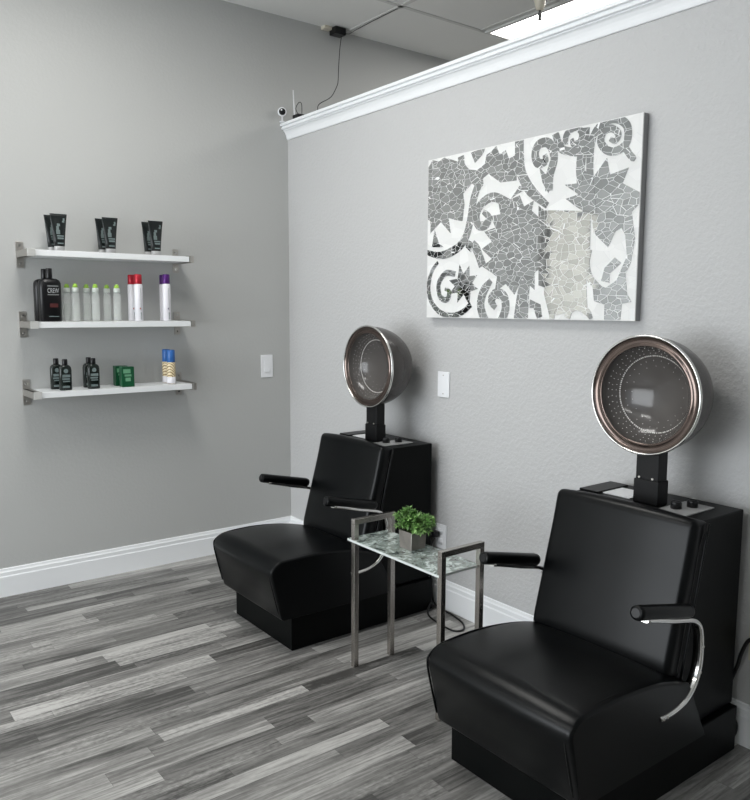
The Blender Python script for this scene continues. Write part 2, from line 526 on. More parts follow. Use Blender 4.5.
# ------------------------------------------------------------------ the setting
CZ = 3.037
X0, X1, Y0 = -5.2, 3.2, -6.6
struct(MB().box(X0-.15, X1+.15, Y0-.15, .15, -.1, 0).build('floor', M_FLOOR))
struct(MB().box(X0-.15, X1+.15, Y0-.15, .15, CZ, CZ+.1).build('ceiling', M_CEIL))
struct(MB().box(X0-.15, X1+.15, 0, .15, 0, CZ).build('wall_left', M_WALL))
struct(MB().box(0, .12, -5.2, 0, 0, 2.44).build('wall_right', M_PART))
struct(MB().box(X0-.15, X1+.15, Y0-.15, Y0, 0, CZ).build('wall_back', M_WALL2))
struct(MB().box(X1, X1+.15, Y0, 0, 0, CZ).build('wall_far', M_WALL2))
b = MB()                                        # wall with the shop window, opposite the dryers
b.box(X0-.15, X0, Y0, -4.1, 0, CZ).box(X0-.15, X0, -.5, 0, 0, CZ).box(X0-.15, X0, -4.1, -.5, 0, .5).box(X0-.15, X0, -4.1, -.5, 2.8, CZ)
struct(b.build('wall_front', M_WALL2))
b = MB()
for y in (-4.1, -2.93, -1.72, -.55): b.box(X0-.12, X0-.04, y, y+.05, .5, 2.8)
for z in (.5, 2.75): b.box(X0-.12, X0-.04, -4.1, -.5, z, z+.05)
struct(b.build('window_1', M_TRIM))
# suspended ceiling bars
b = MB()
for k in range(-9, 5): b.box(.402+.61*k-.012, .405+.61*k+.012, Y0, 0 if k % 4 == 0 else -.53, CZ-.004, CZ+.01)
for k in range(0, 6): b.box(X0, X1, -.53-1.22*k-.012, -.53-1.22*k+.012, CZ-.004, CZ+.01)
struct(b.build('trim_2', M_TBAR))
# baseboards with a stepped top
def base_prof(s=1): return [(0, 0), (.016, 0), (.016, .098), (.0125, .104), (.0125, .120), (.008, .126), (.006, .136), (0, .1385)]
b = MB(); b.rings([[(x, -d, z) for d, z in base_prof()] for x in (-5.2, 0)], smooth=False); struct(b.build('baseboard_left', M_TRIM))
b = MB(); b.rings([[(-d, y, z) for d, z in base_prof()] for y in (-5.2, 0)], smooth=False); struct(b.build('baseboard_right', M_TRIM))
# crown moulding capping the partition
cp = [(0, 2.362), (.007, 2.362), (.010, 2.369), (.013, 2.380), (.018, 2.392), (.026, 2.404), (.035, 2.409), (.031, 2.411), (.031, 2.414), (.044, 2.4155), (.046, 2.425), (.041, 2.427), (.041, 2.430), (.054, 2.432), (.055, 2.446), (0, 2.446)]
b = MB(); b.rings([[(-d, y, z) for d, z in cp] for y in (-5.2, -.003)], smooth=False)
b.box(0, .14, -5.2, -.003, 2.44, 2.446)
struct(b.build('trim_1', M_TRIM, bevel=.0008))

# ------------------------------------------------------------------ ceiling lights
def light_panel(loc, label):
    t = thing('ceiling_light', loc, label, 'ceiling light', 'recessed ceiling lights')
    b = MB()
    for x0, x1, y0, y1 in ((-.303, -.28, -.605, .605), (.28, .303, -.605, .605), (-.28, .28, -.605, -.585), (-.28, .28, .585, .605)):
        b.box(x0, x1, y0, y1, -.012, -.001)
    b.build('frame', M_TBAR, t)
    MB().box(-.28, .28, -.585, .585, -.008, -.002).build('diffuser', M_LAMP, t)
    return t
lp = light_panel((1.345, -1.14, CZ), 'bright rectangular ceiling light beyond the top of the partition wall')
for x, y in LIGHTS:
    dup(lp, (x, y, CZ), 'rectangular ceiling light over the dryer seats, outside the photo')

# ------------------------------------------------------------------ hooded dryer chairs
def make_dryer(loc, label):
    t = thing('dryer_chair', loc, label, 'hair dryer chair', 'hooded dryer chairs')
    HW = .25
    MB().box(-.820, -.052, -HW+.003, HW-.006, 0, .147).build('base', M_LAM, t, bevel=.003)
    MB().prism_xz([(-.05, .15), (-.05, .784), (-.292, .784), (-.394, .335), (-.283, .15)], -HW+.021, HW-.017).build('cabinet', M_LAM, t, bevel=.004)
    cab = t.children[-1]
    # seat: overhanging wedge with puffed top
    sp = round_poly([(-.300, .150, .004), (-.882, .152, .012), (-.934, .366, .028), (-.895, .399, .06), (-.70, .402, .1), (-.54, .384, .08), (-.405, .345, .01)])
    def ws(x, z):
        return max(0, min(1, (z-.20)/.12)) if x < -.42 else 0
    pillow(MB(), sp, HW+.008, .009, .012, ws).build('seat', M_VINYL, t)
    seat = t.children[-1]
    seat.data.transform(Matrix.Translation((0, -.011, 0)))
    # raised welt round the seat side panels
    for s in (-1, 1):
        line = [(-.888, .18), (-.915, .285), (-.928, .350), (-.918, .374), (-.875, .394), (-.78, .400), (-.70, .398), (-.62, .390), (-.54, .377), (-.47, .36), (-.41, .341)]
        pts = [(p.x, s*(HW-.0005)-.011, p.y) for p in smooth_line([Vector(q) for q in line], 5)]
        MB().tube(pts, .0035, 8).build('piping', M_VINYL, seat)
    # backrest
    bp = round_poly([(-.404, .338, .004), (-.296, .790, .004), (-.352, .802, .026), (-.374, .70, .05), (-.458, .39, .05), (-.462, .350, .02)])
    def wb(x, z):
        front = -.296 - (z-.787)*.2405
        return max(0, min(1, (front-x-.012)/.03))
    pillow(MB(), bp, HW-.003, .020, .014, wb).build('backrest', M_VINYL, t)
    bk = t.children[-1]
    bk.data.transform(Matrix.Translation((0, -.010, 0)))
    for s in (-1, 1):
        MB().tube([(-.301-.108*k/8, s*(HW-.005)-.010, .786-.445*k/8) for k in range(9)], .004, 8).build('piping', M_VINYL, bk)
    # arms: chrome bar bent down and forward to the seat side, padded on top
    for s in (-1, 1):
        y = s*(HW+.021) - .001
        XA = -.004
        path = [(-.63, .587), (-.57, .572), (-.50, .553), (-.42, .535), (-.385, .522), (-.362, .50), (-.351, .465), (-.348, .42), (-.353, .375), (-.372, .335), (-.405, .303), (-.45, .286), (-.50, .280), (-.545, .281)]
        pts = [(p.x+XA, p.y) for p in smooth_line([Vector(q) for q in path], 4)]
        MB().sweep_xz(pts, .030, .015, y).build('arm_frame', M_CHROME, t)
        fr = t.children[-1]
        b = MB()
        a0, a1 = Vector((-.670, y, .613)), Vector((-.408, y, .556))
        d = (a1-a0)
        prof = [(0, .010), (.004, .0165), (.012, .0195), (.05, .021), (.5, .021), (.93, .021), (.97, .019), (.992, .014), (1, .006)]
        rs = []
        dn = d.normalized(); n1 = Vector((0, 1, 0)); n2 = dn.cross(n1)
        for f, r in prof:
            rs.append([a0+d*f+n1*r*math.cos(2*PI*k/18)+n2*r*math.sin(2*PI*k/18) for k in range(18)])
        b.rings(rs).build('arm_pad', M_VINYL, fr)
        MB().cyl(a0-dn*.002+n2*.0, a0+dn*.004, .0125, seg=18).build('pad_end', M_BLACK, fr)
        for px, pz in ((-.515, .281), (-.533, .281), (-.349, .44), (-.357, .365)):
            MB().cyl((px+XA, y+s*.0135, pz), (px+XA, y+s*.0165, pz), .0042, seg=10).build('screw', M_STEEL, fr)
    # things let into the cabinet top
    b = MB().box(-.283, -.118, -.172, -.075, .784, .788); b.build('control_plate', M_ALU, cab, bevel=.001)
    MB().box(-.225, -.115, .055, .155, .784, .787).build('label_plate', M_WHITE, cab)
    MB().box(-.25, -.075, .158, .231, .784, .791).build('cover_plate', M_POST, cab, bevel=.002)
    for x, y in ((-.225, -.108), (-.168, -.128)):
        b = MB(); b.lathe([(.788, .0165), (.806, .0165), (.810, .0145)], (x, y, 0), seg=20); b.box(x-.002, x+.002, y-.0155, y+.0155, .810, .813)
        b.build('control_knob', M_BLACK, cab)
    # post
    b = MB().box(-.244, -.187, -.057, .030, .784, .862)
    b.box(-.240, -.190, -.053, .026, .860, .962)
    b.build('post', M_POST, t, bevel=.003)
    post = t.children[-1]
    for y in (-.034, .012):
        MB().lathe([(-.243, .0035), (-.2395, .0035)], (0, y, .868), axis='x', seg=10).build('screw', M_STEEL, post)
    # hood
    hc = (-.25, .005, 1.1315)
    prof = []
    D = .218
    for k in range(0, 25):
        a = D*math.sin(k/24*PI/2)
        prof.append((a, max(.0005, .1865*(1-(a/D)**2.25)**(1/2.1))))
    MB().lathe(prof, hc, axis='x', seg=64, cap0=False, cap1=False).build('hood_shell', M_SHELL, t)
    hood = t.children[-1]
    ring = []
    for k in range(13):
        q = 2*PI*k/12
        ring.append((.001+.006*math.cos(q), .187+.0042*math.sin(q)))
    MB().lathe(ring, hc, axis='x', seg=72, cap0=False, cap1=False).build('hood_rim', M_CHROME, hood)
    MB().lathe([(.000, .1875), (-.003, .1855), (.000, .183)], hc, axis='x', seg=72, cap0=False, cap1=False).build('rim_seal', M_SEAL, hood)
    MB().lathe([(.000, .1845), (.004, .178), (.006, .170), (.004, .162), (.000, .157), (.003, .154)], hc, axis='x', seg=72, cap0=False, cap1=False).build('inner_band', M_BRONZE, hood)
    b = MB()
    pr = [(.001, .1555)]
    DB = .085
    for k in range(1, 21):
        r = .1545*math.cos(k/20*PI/2)
        pr.append((.001+DB*math.sqrt(max(0, 1-(r/.1545)**2)), max(.0004, r)))
    b.lathe(pr, hc, axis='x', seg=64, cap0=False, cap1=False)
    b.mi = 1
    rnd = random.Random(3)
    for R_, n_, sz in ((.123, 110, .0019), (.148, 40, .0010), (.141, 44, .0010), (.132, 44, .0010), (.108, 26, .0009), (.09, 18, .0008)):
        a = .001+DB*math.sqrt(1-(R_/.1545)**2) - .0026
        for k in range(n_):
            q = 2*PI*(k+.3*rnd.random())/n_
            c = Vector((hc[0]+a, R_*math.cos(q), hc[2]+R_*math.sin(q)))
            e1 = Vector((0, -math.sin(q), math.cos(q)))
            e2 = Vector((-.4*R_/.1545, math.cos(q), math.sin(q))).normalized()
            vs = [b.bm.verts.new(c+e1*1.3*sz*math.cos(2*PI*j/6)+e2*1.3*sz*math.sin(2*PI*j/6)) for j in range(6)]
            b._face(vs)
    b.build('inner_bowl', [M_BOWL, M_HOLE], hood)
    return t
dry = make_dryer((0, -1.115, 0), 'black hooded dryer chair in the corner, left of the small glass table')
near = dup(dry, (0, -2.570, 0), 'black hooded dryer chair at right of the small glass table, nearest the camera')
near.scale.y = 1.03

# power cords of the two dryers
def cord(pts, r, label, cat='cord', name='power_cord', n=6):
    return tag(MB().tube(smooth_line(pts, n), r, 8).build(name, M_CORD), label, cat)
def power_cord(root, pts, r):
    o = root.location
    return MB().tube(smooth_line([(x, (y-o.y)/root.scale.y, z) for x, y, z in pts], 6), r, 8).build('power_cord', M_CORD, root)
power_cord(dry, [(-.034, -1.352, .335), (-.045, -1.338, .28), (-.035, -1.328, .16), (-.030, -1.334, .075), (-.028, -1.345, .022), (-.028, -1.38, .006), (-.037, -1.44, .006), (-.045, -1.51, .006), (-.07, -1.589, .006), (-.115, -1.638, .006), (-.155, -1.625, .006), (-.159, -1.56, .006), (-.14, -1.45, .006), (-.10, -1.385, .006), (-.06, -1.36, .03)], .0045)
power_cord(near, [(-.012, -2.878, .368), (-.03, -2.84, .366), (-.03, -2.816, .313), (-.03, -2.806, .269), (-.028, -2.79, .222), (-.026, -2.775, .17), (-.030, -2.79, .112), (-.032, -2.812, .077), (-.032, -2.812, .045), (-.030, -2.796, .012)], .006)

# ------------------------------------------------------------------ side table and plant
t = thing('side_table', (-.592, -1.875, 0), 'small side table with nickel frame and marbled glass top between the dryer chairs', 'side table')
def side_frame(y):
    b = MB()
    q = .0105
    for x in (-.100, .080): b.box(x-q, x+q, y-q, y+q, 0, .575)
    b.box(-.100-q, .080+q, y-q, y+q, .575, .596)
    return b
for y in (.248, -.248): side_frame(y).build('side_frame', M_BRUSH, t, bevel=.0012)
b = MB(); b.box(-.111, .083, -.246, .282, .504, .513)
gl = b.build('glass_top', [M_GLASS, M_GEDGE], t)
for p in gl.data.polygons:
    if abs(p.normal.z) < .5: p.material_index = 1

PLX, PLY, PLZ = -.576, -1.833, .5133
t = thing('potted_plant', (PLX, PLY, PLZ), 'small green artificial boxwood in a square silver pot on the glass table', 'plant')
b = MB()
b.rings([[(x*s, y*s, z) for x, y in ((-1, -1), (1, -1), (1, 1), (-1, 1))] for s, z in ((.034, 0), (.037, .067), (.0325, .067), (.032, .054))], cap1=True, smooth=False)
b.build('pot', M_POT, t, bevel=.0015)
MB().tube([(-.0338, -.0338, .001), (-.0368, -.0368, .066)], .0011, 6).build('pot_edge_highlight', M_POTHL, t)  # thin pale strip added as a painted highlight along the front corner
MB().box(-.032, .032, -.032, .032, .050, .056).build('moss', M_SOIL, t)
rnd = random.Random(11)
lf, lf2, st = MB(), MB(), MB()
def leaf(mb, p, d, ln, wd):
    d = d.normalized()
    s = d.cross(Vector((0, 0, 1)))
    if s.length < .1: s = Vector((1, 0, 0))
    s.normalize()
    s = (s + d.cross(s)*rnd.uniform(-.7, .7)).normalized()
    n_ = s.cross(d)
    v = [mb.bm.verts.new(q) for q in (p, p+d*ln*.45+s*wd*.5+n_*ln*.06, p+d*ln-n_*ln*.10, p+d*ln*.45-s*wd*.5+n_*ln*.06, p+d*ln*.5-n_*ln*.04)]
    for i in ((0, 1, 4), (1, 2, 4), (4, 2, 3), (0, 4, 3)): mb._face([v[k] for k in i], True)
# two rounded clumps of sprigs
sprigs = []
for (cx, cy, cz, rx, ry, rz, n_) in ((.002, .030, .096, .056, .060, .045, 62), (.004, -.056, .096, .044, .036, .040, 34)):
    for k in range(n_):
        while True:
            q = Vector((rnd.gauss(0, 1), rnd.gauss(0, 1), rnd.gauss(.35, .9)))
            if q.length > .3: break
        q.normalize()
        f = rnd.uniform(.72, 1.0)
        tip = Vector((cx+q.x*rx*f, cy+q.y*ry*f, cz+q.z*rz*f))
        if tip.z < .070: tip.z = .070+rnd.random()*.015
        sprigs.append((tip, q))
for tip, q in sprigs:
    root = Vector((rnd.uniform(-.022, .022), rnd.uniform(-.022, .022), .058))
    mid = root.lerp(tip, .55)+Vector((0, 0, .012))
    st.tube([root, mid, tip], .0011, 5)
    bright = rnd.random() < .42
    for ring_, cnt, up in ((0, 5, .9), (-.010, 5, .35), (-.022, 5, .1)):
        for j in range(cnt):
            a = 2*PI*(j+rnd.random()*.6)/cnt
            e1 = q.cross(Vector((.3, .2, 1))).normalized(); e2 = q.cross(e1)
            d = e1*math.cos(a)+e2*math.sin(a)+q*up+Vector((0, 0, .25))
            p0 = tip + (tip-mid).normalized()*ring_
            leaf(lf2 if (bright and ring_ == 0) or (bright and rnd.random() < .35) else lf, p0, d, rnd.uniform(.013, .021), rnd.uniform(.0075, .011))
st.build('stems', M_STEM, t)
lf.build('foliage', M_LEAF, t)
lf2.build('new_foliage', M_LEAF2, t)

# outlines of the mirror motifs, metres from the panel lower left corner
ART_POLYS = [[(-0.008, 0.671), (0.031, 0.706), (0.071, 0.686), (0.107, 0.704), (0.156, 0.682), (0.204, 0.664), (0.233, 0.613), (0.283, 0.567), (0.229, 0.53), (0.239, 0.486), (0.228, 0.414), (0.18, 0.424), (0.14, 0.436), (0.155, 0.368), (0.09, 0.422), (0.021, 0.378), (0.02, 0.431), (-0.006, 0.441)], [(0.273, 0.694), (0.314, 0.704), (0.356, 0.707), (0.341, 0.675), (0.297, 0.648)], [(0.254, 0.628), (0.31, 0.616), (0.356, 0.635), (0.365, 0.671), (0.389, 0.679), (0.419, 0.702), (0.438, 0.662), (0.472, 0.673), (0.49, 0.637), (0.53, 0.647), (0.534, 0.547), (0.447, 0.55), (0.378, 0.593), (0.348, 0.58), (0.324, 0.555), (0.276, 0.579)], [(0.506, 0.479), (0.551, 0.524), (0.6, 0.509), (0.543, 0.495)], [(0.552, 0.487), (0.577, 0.441), (0.626, 0.459), (0.617, 0.421), (0.657, 0.391), (0.673, 0.337), (0.655, 0.259), (0.674, 0.205), (0.64, 0.179), (0.643, 0.115), (0.576, 0.161), (0.538, 0.097), (0.489, 0.142), (0.428, 0.108), (0.44, 0.172), (0.354, 0.217), (0.408, 0.246), (0.348, 0.289), (0.406, 0.317), (0.36, 0.36), (0.424, 0.372), (0.397, 0.421), (0.451, 0.423), (0.44, 0.465), (0.498, 0.446), (0.51, 0.478)], [(0.564, 0.154), (0.618, 0.153), (0.615, 0.099), (0.612, -0.011), (0.538, -0.012), (0.548, 0.072)], [(0.621, 0.078), (0.675, 0.058), (0.685, 0.011), (0.66, -0.01), (0.64, 0.044), (0.617, 0.044)], [(0.215, 0.23), (0.24, 0.189), (0.275, 0.223), (0.277, 0.179), (0.323, 0.182), (0.294, 0.15), (0.33, 0.124), (0.285, 0.114), (0.28, 0.058), (0.242, 0.1), (0.204, 0.066), (0.207, 0.11), (0.147, 0.104), (0.187, 0.137), (0.15, 0.165), (0.204, 0.17)], [(0.032, 0.315), (0.049, 0.391), (0.078, 0.332), (0.109, 0.311)], [(0.251, 0.339), (0.29, 0.322), (0.284, 0.279), (0.252, 0.302)], [(0.65, 0.581), (0.717, 0.521), (0.698, 0.48), (0.669, 0.52)], [(0.959, 0.571), (0.975, 0.512), (1.05, 0.526), (1.028, 0.476), (1.096, 0.439), (1.098, 0.398), (1.061, 0.367), (1.046, 0.33), (1.007, 0.314), (0.978, 0.26), (0.916, 0.313), (0.901, 0.375), (0.842, 0.409), (0.782, 0.449), (0.84, 0.459), (0.775, 0.501), (0.839, 0.499), (0.841, 0.555), (0.907, 0.515)], [(1.028, 0.417), (1.069, 0.378), (1.087, 0.283), (1.074, 0.201), (1.041, 0.142), (0.987, 0.076), (0.926, 0.095), (0.911, 0.145), (0.963, 0.109), (1.02, 0.143), (1.058, 0.225), (1.048, 0.297), (1.009, 0.36)], [(0.967, 0.187), (1.009, 0.222), (1.036, 0.202), (0.99, 0.168), (0.99, 0.134), (0.954, 0.142)], [(0.916, 0.139), (0.985, 0.113), (1.054, 0.166), (1.065, 0.093), (1.084, 0.067), (1.045, 0.06), (1.041, 0.0), (0.973, -0.001), (0.973, 0.057), (0.927, 0.07)], [(0.683, 0.417), (0.897, 0.394), (0.9, 0.258), (0.883, 0.196), (0.898, 0.045), (0.723, 0.011), (0.692, 0.098)], [(0.652, 0.437), (0.68, 0.417), (0.691, 0.124), (0.663, 0.132)]]
ART_STROKES = [(0.034, [(0.212, 0.688), (0.226, 0.635), (0.318, 0.566), (0.348, 0.566)]), (0.04, [(0.544, 0.715), (0.547, 0.628), (0.562, 0.566), (0.611, 0.498), (0.695, 0.433)]), (0.035, [(0.324, 0.562), (0.295, 0.501), (0.277, 0.417), (0.251, 0.346), (0.198, 0.301), (0.098, 0.276), (-0.006, 0.294)]), (0.034, [(0.498, 0.459), (0.41, 0.496), (0.341, 0.475), (0.312, 0.428), (0.329, 0.388), (0.37, 0.388), (0.385, 0.417), (0.352, 0.443)]), (0.037, [(0.354, 0.22), (0.326, 0.276), (0.294, 0.322)]), (0.038, [(0.376, -0.014), (0.349, 0.051), (0.362, 0.109), (0.405, 0.158)]), (0.037, [(0.469, -0.013), (0.492, 0.044), (0.477, 0.093), (0.43, 0.101), (0.411, 0.072), (0.436, 0.044)]), (0.022, [(0.29, 0.058), (0.238, 0.025), (0.172, 0.01), (0.092, 0.024), (0.032, 0.074), (0.012, 0.137), (0.034, 0.207), (0.075, 0.247)]), (0.023, [(0.19, 0.191), (0.127, 0.196), (0.082, 0.151), (0.093, 0.093), (0.139, 0.08), (0.151, 0.116), (0.124, 0.127)]), (0.032, [(0.701, 0.488), (0.702, 0.542), (0.721, 0.609), (0.694, 0.664), (0.646, 0.668), (0.627, 0.636), (0.642, 0.599), (0.68, 0.599), (0.675, 0.625)]), (0.027, [(0.723, 0.697), (0.753, 0.636), (0.818, 0.613), (0.857, 0.607)]), (0.022, [(0.77, 0.648), (0.778, 0.684), (0.814, 0.7), (0.845, 0.68), (0.84, 0.647), (0.809, 0.642), (0.802, 0.663)]), (0.035, [(0.861, 0.692), (0.856, 0.632), (0.846, 0.572), (0.843, 0.499)]), (0.026, [(0.913, 0.38), (0.897, 0.455), (0.886, 0.567), (0.895, 0.65), (0.936, 0.693), (0.993, 0.698), (1.037, 0.667), (1.039, 0.614), (1.005, 0.591), (0.962, 0.596), (0.931, 0.63), (0.941, 0.664), (0.976, 0.669), (1.003, 0.646), (0.992, 0.624), (0.969, 0.635)]), (0.021, [(1.026, 0.605), (1.055, 0.566), (1.074, 0.549)]), (0.025, [(0.896, 0.258), (0.887, 0.209), (0.905, 0.152), (0.948, 0.12)]), (0.021, [(0.734, -0.002), (0.739, 0.038), (0.781, 0.068)]), (0.023, [(0.807, 0.006), (0.822, 0.038), (0.858, 0.047), (0.898, 0.03), (0.918, 0.005)])]
# ------------------------------------------------------------------ mosaic wall art
AY0, AY1, AZ0, AZ1 = -1.275, -2.374, 1.360, 2.061
t = thing('mosaic_wall_art', (0, AY0, AZ0), 'large mosaic panel of grey mirror swirls and white pieces on the right wall', 'wall art')
MB().box(-.028, -.003, AY1-AY0, 0, 0, AZ1-AZ0).build('panel', M_ART_E, t)
MB().box(-.0335, -.028, AY1-AY0, 0, 0, AZ1-AZ0).build('white_pieces', M_ART_W, t)
b = MB()
W_, H_ = AY0-AY1, AZ1-AZ0
lev = [0]
def clampst(s, q): return min(max(s, .003), W_-.003), min(max(q, .003), H_-.003)
def slab(poly):
    lev[0] += 1
    x0, x1 = -.0335, -.0352-.00004*lev[0]
    vs = [b.bm.verts.new((x1, -s, q)) for s, q in poly]
    vb = [b.bm.verts.new((x0, -s, q)) for s, q in poly]
    es = [b.bm.edges.new((vs[i], vs[(i+1) % len(vs)])) for i in range(len(vs))]
    r = bmesh.ops.triangle_fill(b.bm, edges=es, use_beauty=True)
    for i in range(len(vs)):
        j = (i+1) % len(vs)
        b._face([vs[i], vs[j], vb[j], vb[i]])
for poly in ART_POLYS:
    slab([clampst(*q) for q in poly])
for wd, pts in ART_STROKES:
    wd *= 1.12
    P = smooth_line([Vector(q) for q in pts], 6)
    lft, rgt = [], []
    for i, q in enumerate(P):
        d = (P[min(i+1, len(P)-1)]-P[max(i-1, 0)]).normalized()
        n_ = Vector((-d.y, d.x))
        f = i/(len(P)-1)
        ww = wd/2*(1 if f < .75 else 1-.45*(f-.75)/.25)
        lft.append(clampst(*(q+n_*ww))); rgt.append(clampst(*(q-n_*ww)))
    lev[0] += 1
    x0, x1 = -.0335, -.0352-.00004*lev[0]
    rs = []
    for l_, r_ in zip(lft, rgt):
        rs.append([(x1, -l_[0], l_[1]), (x1, -r_[0], r_[1]), (x0, -r_[0], r_[1]), (x0, -l_[0], l_[1])])
    b.rings(rs, smooth=False)
b.build('mirror_pieces', M_ART_M, t)

# pale poster further along the left wall, outside the photo but mirrored in the mosaic
t = thing('wall_poster', (-2.62, 0, 1.2), 'cream poster on the left wall, seen only as a pale patch mirrored in the mosaic', 'poster')
MB().box(-.28, .28, -.018, -.002, 0, .95).build('poster_board', M_POSTER, t)
b = MB().box(-.30, -.28, -.022, -.002, -.02, .97).box(.28, .30, -.022, -.002, -.02, .97).box(-.28, .28, -.022, -.002, -.02, 0).box(-.28, .28, -.022, -.002, .95, .97)
b.build('frame', M_ART_E, t)

# ------------------------------------------------------------------ wall plates
t = thing('light_switch', (-.158, 0, 1.062), 'white rocker light switch on the left wall near the corner', 'light switch')
MB().box(-.039, .039, -.006, -.0005, -.066, .066).build('switch_plate', M_WHITE, t, bevel=.003)
b = MB(); b.rings([[(x, y, z) for x, y in ((-.017, -.006), (.017, -.006), (.017, d), (-.017, d))] for z, d in ((-.034, -.0115), (0, -.008), (.034, -.0085))], smooth=False)
b.build('rocker', M_WHITE, t)
t = thing('blank_wall_plate', (0, -1.365, 1.055), 'white blank cover plate on the right wall between the dryer hoods', 'wall plate')
MB().box(-.0065, -.0005, -.039, .039, -.059, .059).build('cover_plate', M_WHITE, t, bevel=.003)
for z in (-.042, .042): MB().lathe([(-.0078, .003), (-.0062, .003)], (0, 0, z), axis='x', seg=10).build('screw', M_STEEL, t)
def outlet(y, z, m_, label):
    t = thing('wall_outlet', (0, y, z), label, 'wall outlet')
    MB().box(-.006, -.0005, -.037, .037, -.058, .058).build('outlet_plate', m_, t, bevel=.002)
    for dz in (-.024, .024):
        MB().super_loft([(-.014, .004, .030), (.014, .004, .030)], o=(-.007, 0, dz)).build('socket', m_, t)
    return t
outlet(-1.362, .340, M_WHITE, 'white wall outlet with a black plug behind the small plant')
outlet(-2.862, .345, M_IVORY, 'ivory wall outlet at the right edge behind the near dryer chair')
b = MB(); b.super_loft([(-.013, .034, .030), (.013, .034, .030)], o=(-.028, -1.350, .352), e=4)
tag(b.build('plug', M_BLACK, None, bevel=.003), 'black plug pushed into the white outlet behind the plant', 'plug')

# ------------------------------------------------------------------ wall shelves
def make_shelf(loc, label):
    t = thing('wall_shelf', loc, label, 'shelf', 'white shelves on the left wall')
    b = MB(); b.box(-.386, .380, -.20, -.003, -.028, 0)
    b.build('board', M_SHELF, t, bevel=.0015)
    for s in (-1, 1):
        x = s*.3875
        b = MB()
        b.box(x-.0165, x+.0165, -.005, -.0005, -.076, .046)                      # wall flange
        o0, o1 = sorted((x+s*.003, x+s*.0145))
        i0, i1 = sorted((x-s*.016, x+s*.0145))
        b.box(o0, o1, -.203, -.003, -.031, .003)                   # cheek outside the board end
        b.box(i0, i1, -.203, -.003, .0005, .0030)                  # lip above
        b.box(i0, i1, -.203, -.003, -.0310, -.0285)                # lip below
        b.build('bracket', M_STEEL, t, bevel=.0008)
        br = t.children[-1]
        c0, c1 = sorted((x-s*(.021 if s < 0 else .006), x+s*.0145))
        MB().box(c0, c1, -.2065, -.2005, -.0315, .0035).build('end_cap', M_CAPL if s < 0 else M_STEEL, br, bevel=.001)
        for z in (-.058, .028): MB().lathe([(-.007, .0050), (-.005, .0050)], (x, 0, z), axis='y', seg=10).build('screw', M_CHROME, br)
    return t
SX = -1.0915
sh = make_shelf((SX, 0, 1.660), 'top white wall shelf with black tubes on it')
dup(sh, (SX, 0, 1.331), 'middle white wall shelf with clear bottles and spray cans on it')
dup(sh, (SX, 0, 1.005), 'bottom white wall shelf with small dark bottles and green boxes on it')
Z1, Z2, Z3 = 1.661, 1.332, 1.006

# -- black squeeze tubes standing on their caps
t = thing('hair_gel_tube', (-1.340, -.163, Z1), 'front black tube of the left pair on the top shelf', 'tube', 'black tubes on the top shelf')
b = MB(); b.super_loft([(.020, .048, .036, 2.2), (.05, .052, .032, 2.2), (.10, .062, .021, 2.2), (.14, .070, .010, 2.3), (.158, .0755, .0035, 4), (.169, .077, .0025, 6)])
b.build('tube_body', M_TUBE, t)
body = t.children[-1]
MB().super_loft([(0, .045, .035, 2.2), (.002, .047, .037, 2.2), (.019, .047, .037, 2.2), (.020, .046, .036, 2.2)]).build('cap', M_ALU, t)
b = MB()
def front_y(z):   # front of the tube at height z
    zs = [(.020, .018), (.05, .016), (.10, .0105), (.14, .005), (.158, .0018), (.169, .0013)]
    for (a, y0), (c, y1) in zip(zs, zs[1:]):
        if a <= z <= c: return -(y0+(y1-y0)*(z-a)/(c-a))
    return -.0013
def pr_quad(x0, x1, z0, z1, e=.0012):
    vs = [b.bm.verts.new(q) for q in ((x0, front_y(z0)-e, z0), (x1, front_y(z0)-e, z0), (x1, front_y(z1)-e, z1), (x0, front_y(z1)-e, z1))]
    b._face(vs)
for x0, x1, z0, z1 in ((-.012, .016, .052, .060), (-.014, .018, .064, .070), (-.016, .002, .075, .095), (-.014, -.002, .095, .112), (-.010, .004, .112, .124), (.014, .024, .130, .138), (.018, .026, .138, .150), (-.013, .014, .030, .036)):
    pr_quad(x0, x1, z0, z1)
b.build('label_print', M_PRINT, body)
TUB = 'black tube of the %s pair on the top shelf'
dup(t, (-1.348, -.086, Z1), 'rear '+TUB % 'left', .1)
dup(t, (-1.101, -.163, Z1), 'front '+TUB % 'middle')
dup(t, (-1.111, -.086, Z1), 'rear '+TUB % 'middle', .1)
dup(t, (-0.873, -.163, Z1), 'front '+TUB % 'right')
dup(t, (-0.879, -.086, Z1), 'rear '+TUB % 'right', .1)

# -- large black shampoo bottles
t = thing('shampoo_bottle', (-1.393, -.163, Z2), 'front one of two large black shampoo bottles at left of the middle shelf', 'bottle', 'large black shampoo bottles')
b = MB(); b.super_loft([(0, .092, .050), (.004, .098, .056), (.16, .100, .058), (.178, .098, .056), (.190, .088, .048), (.197, .066, .038), (.200, .030, .026)], e=3.2)
b.build('bottle_body', M_BLACK, t)
body = t.children[-1]
MB().lathe([(.199, .0135), (.203, .0145), (.243, .0135), (.246, .0125)], seg=24).build('cap', M_BLACK, t)
text_mesh('CREW', .031, M_PRINTL, body, (.008, -.0298, .142), sx=.58)
for nm, x0, x1, z0, z1, mm in (('label_rule', -.016, .032, .163, .1655, M_PRINTL), ('label_rule', -.017, .034, .123, .125, M_PRINTL), ('red_print', -.008, .028, .066, .084, M_REDP), ('label_footer', -.014, .030, .022, .026, M_PRINT)):
    MB().box(x0, x1, -.0297, -.0292, z0, z1).build(nm, mm, body)
dup(t, (-1.395, -.086, Z2), 'rear one of two large black shampoo bottles at left of the middle shelf')

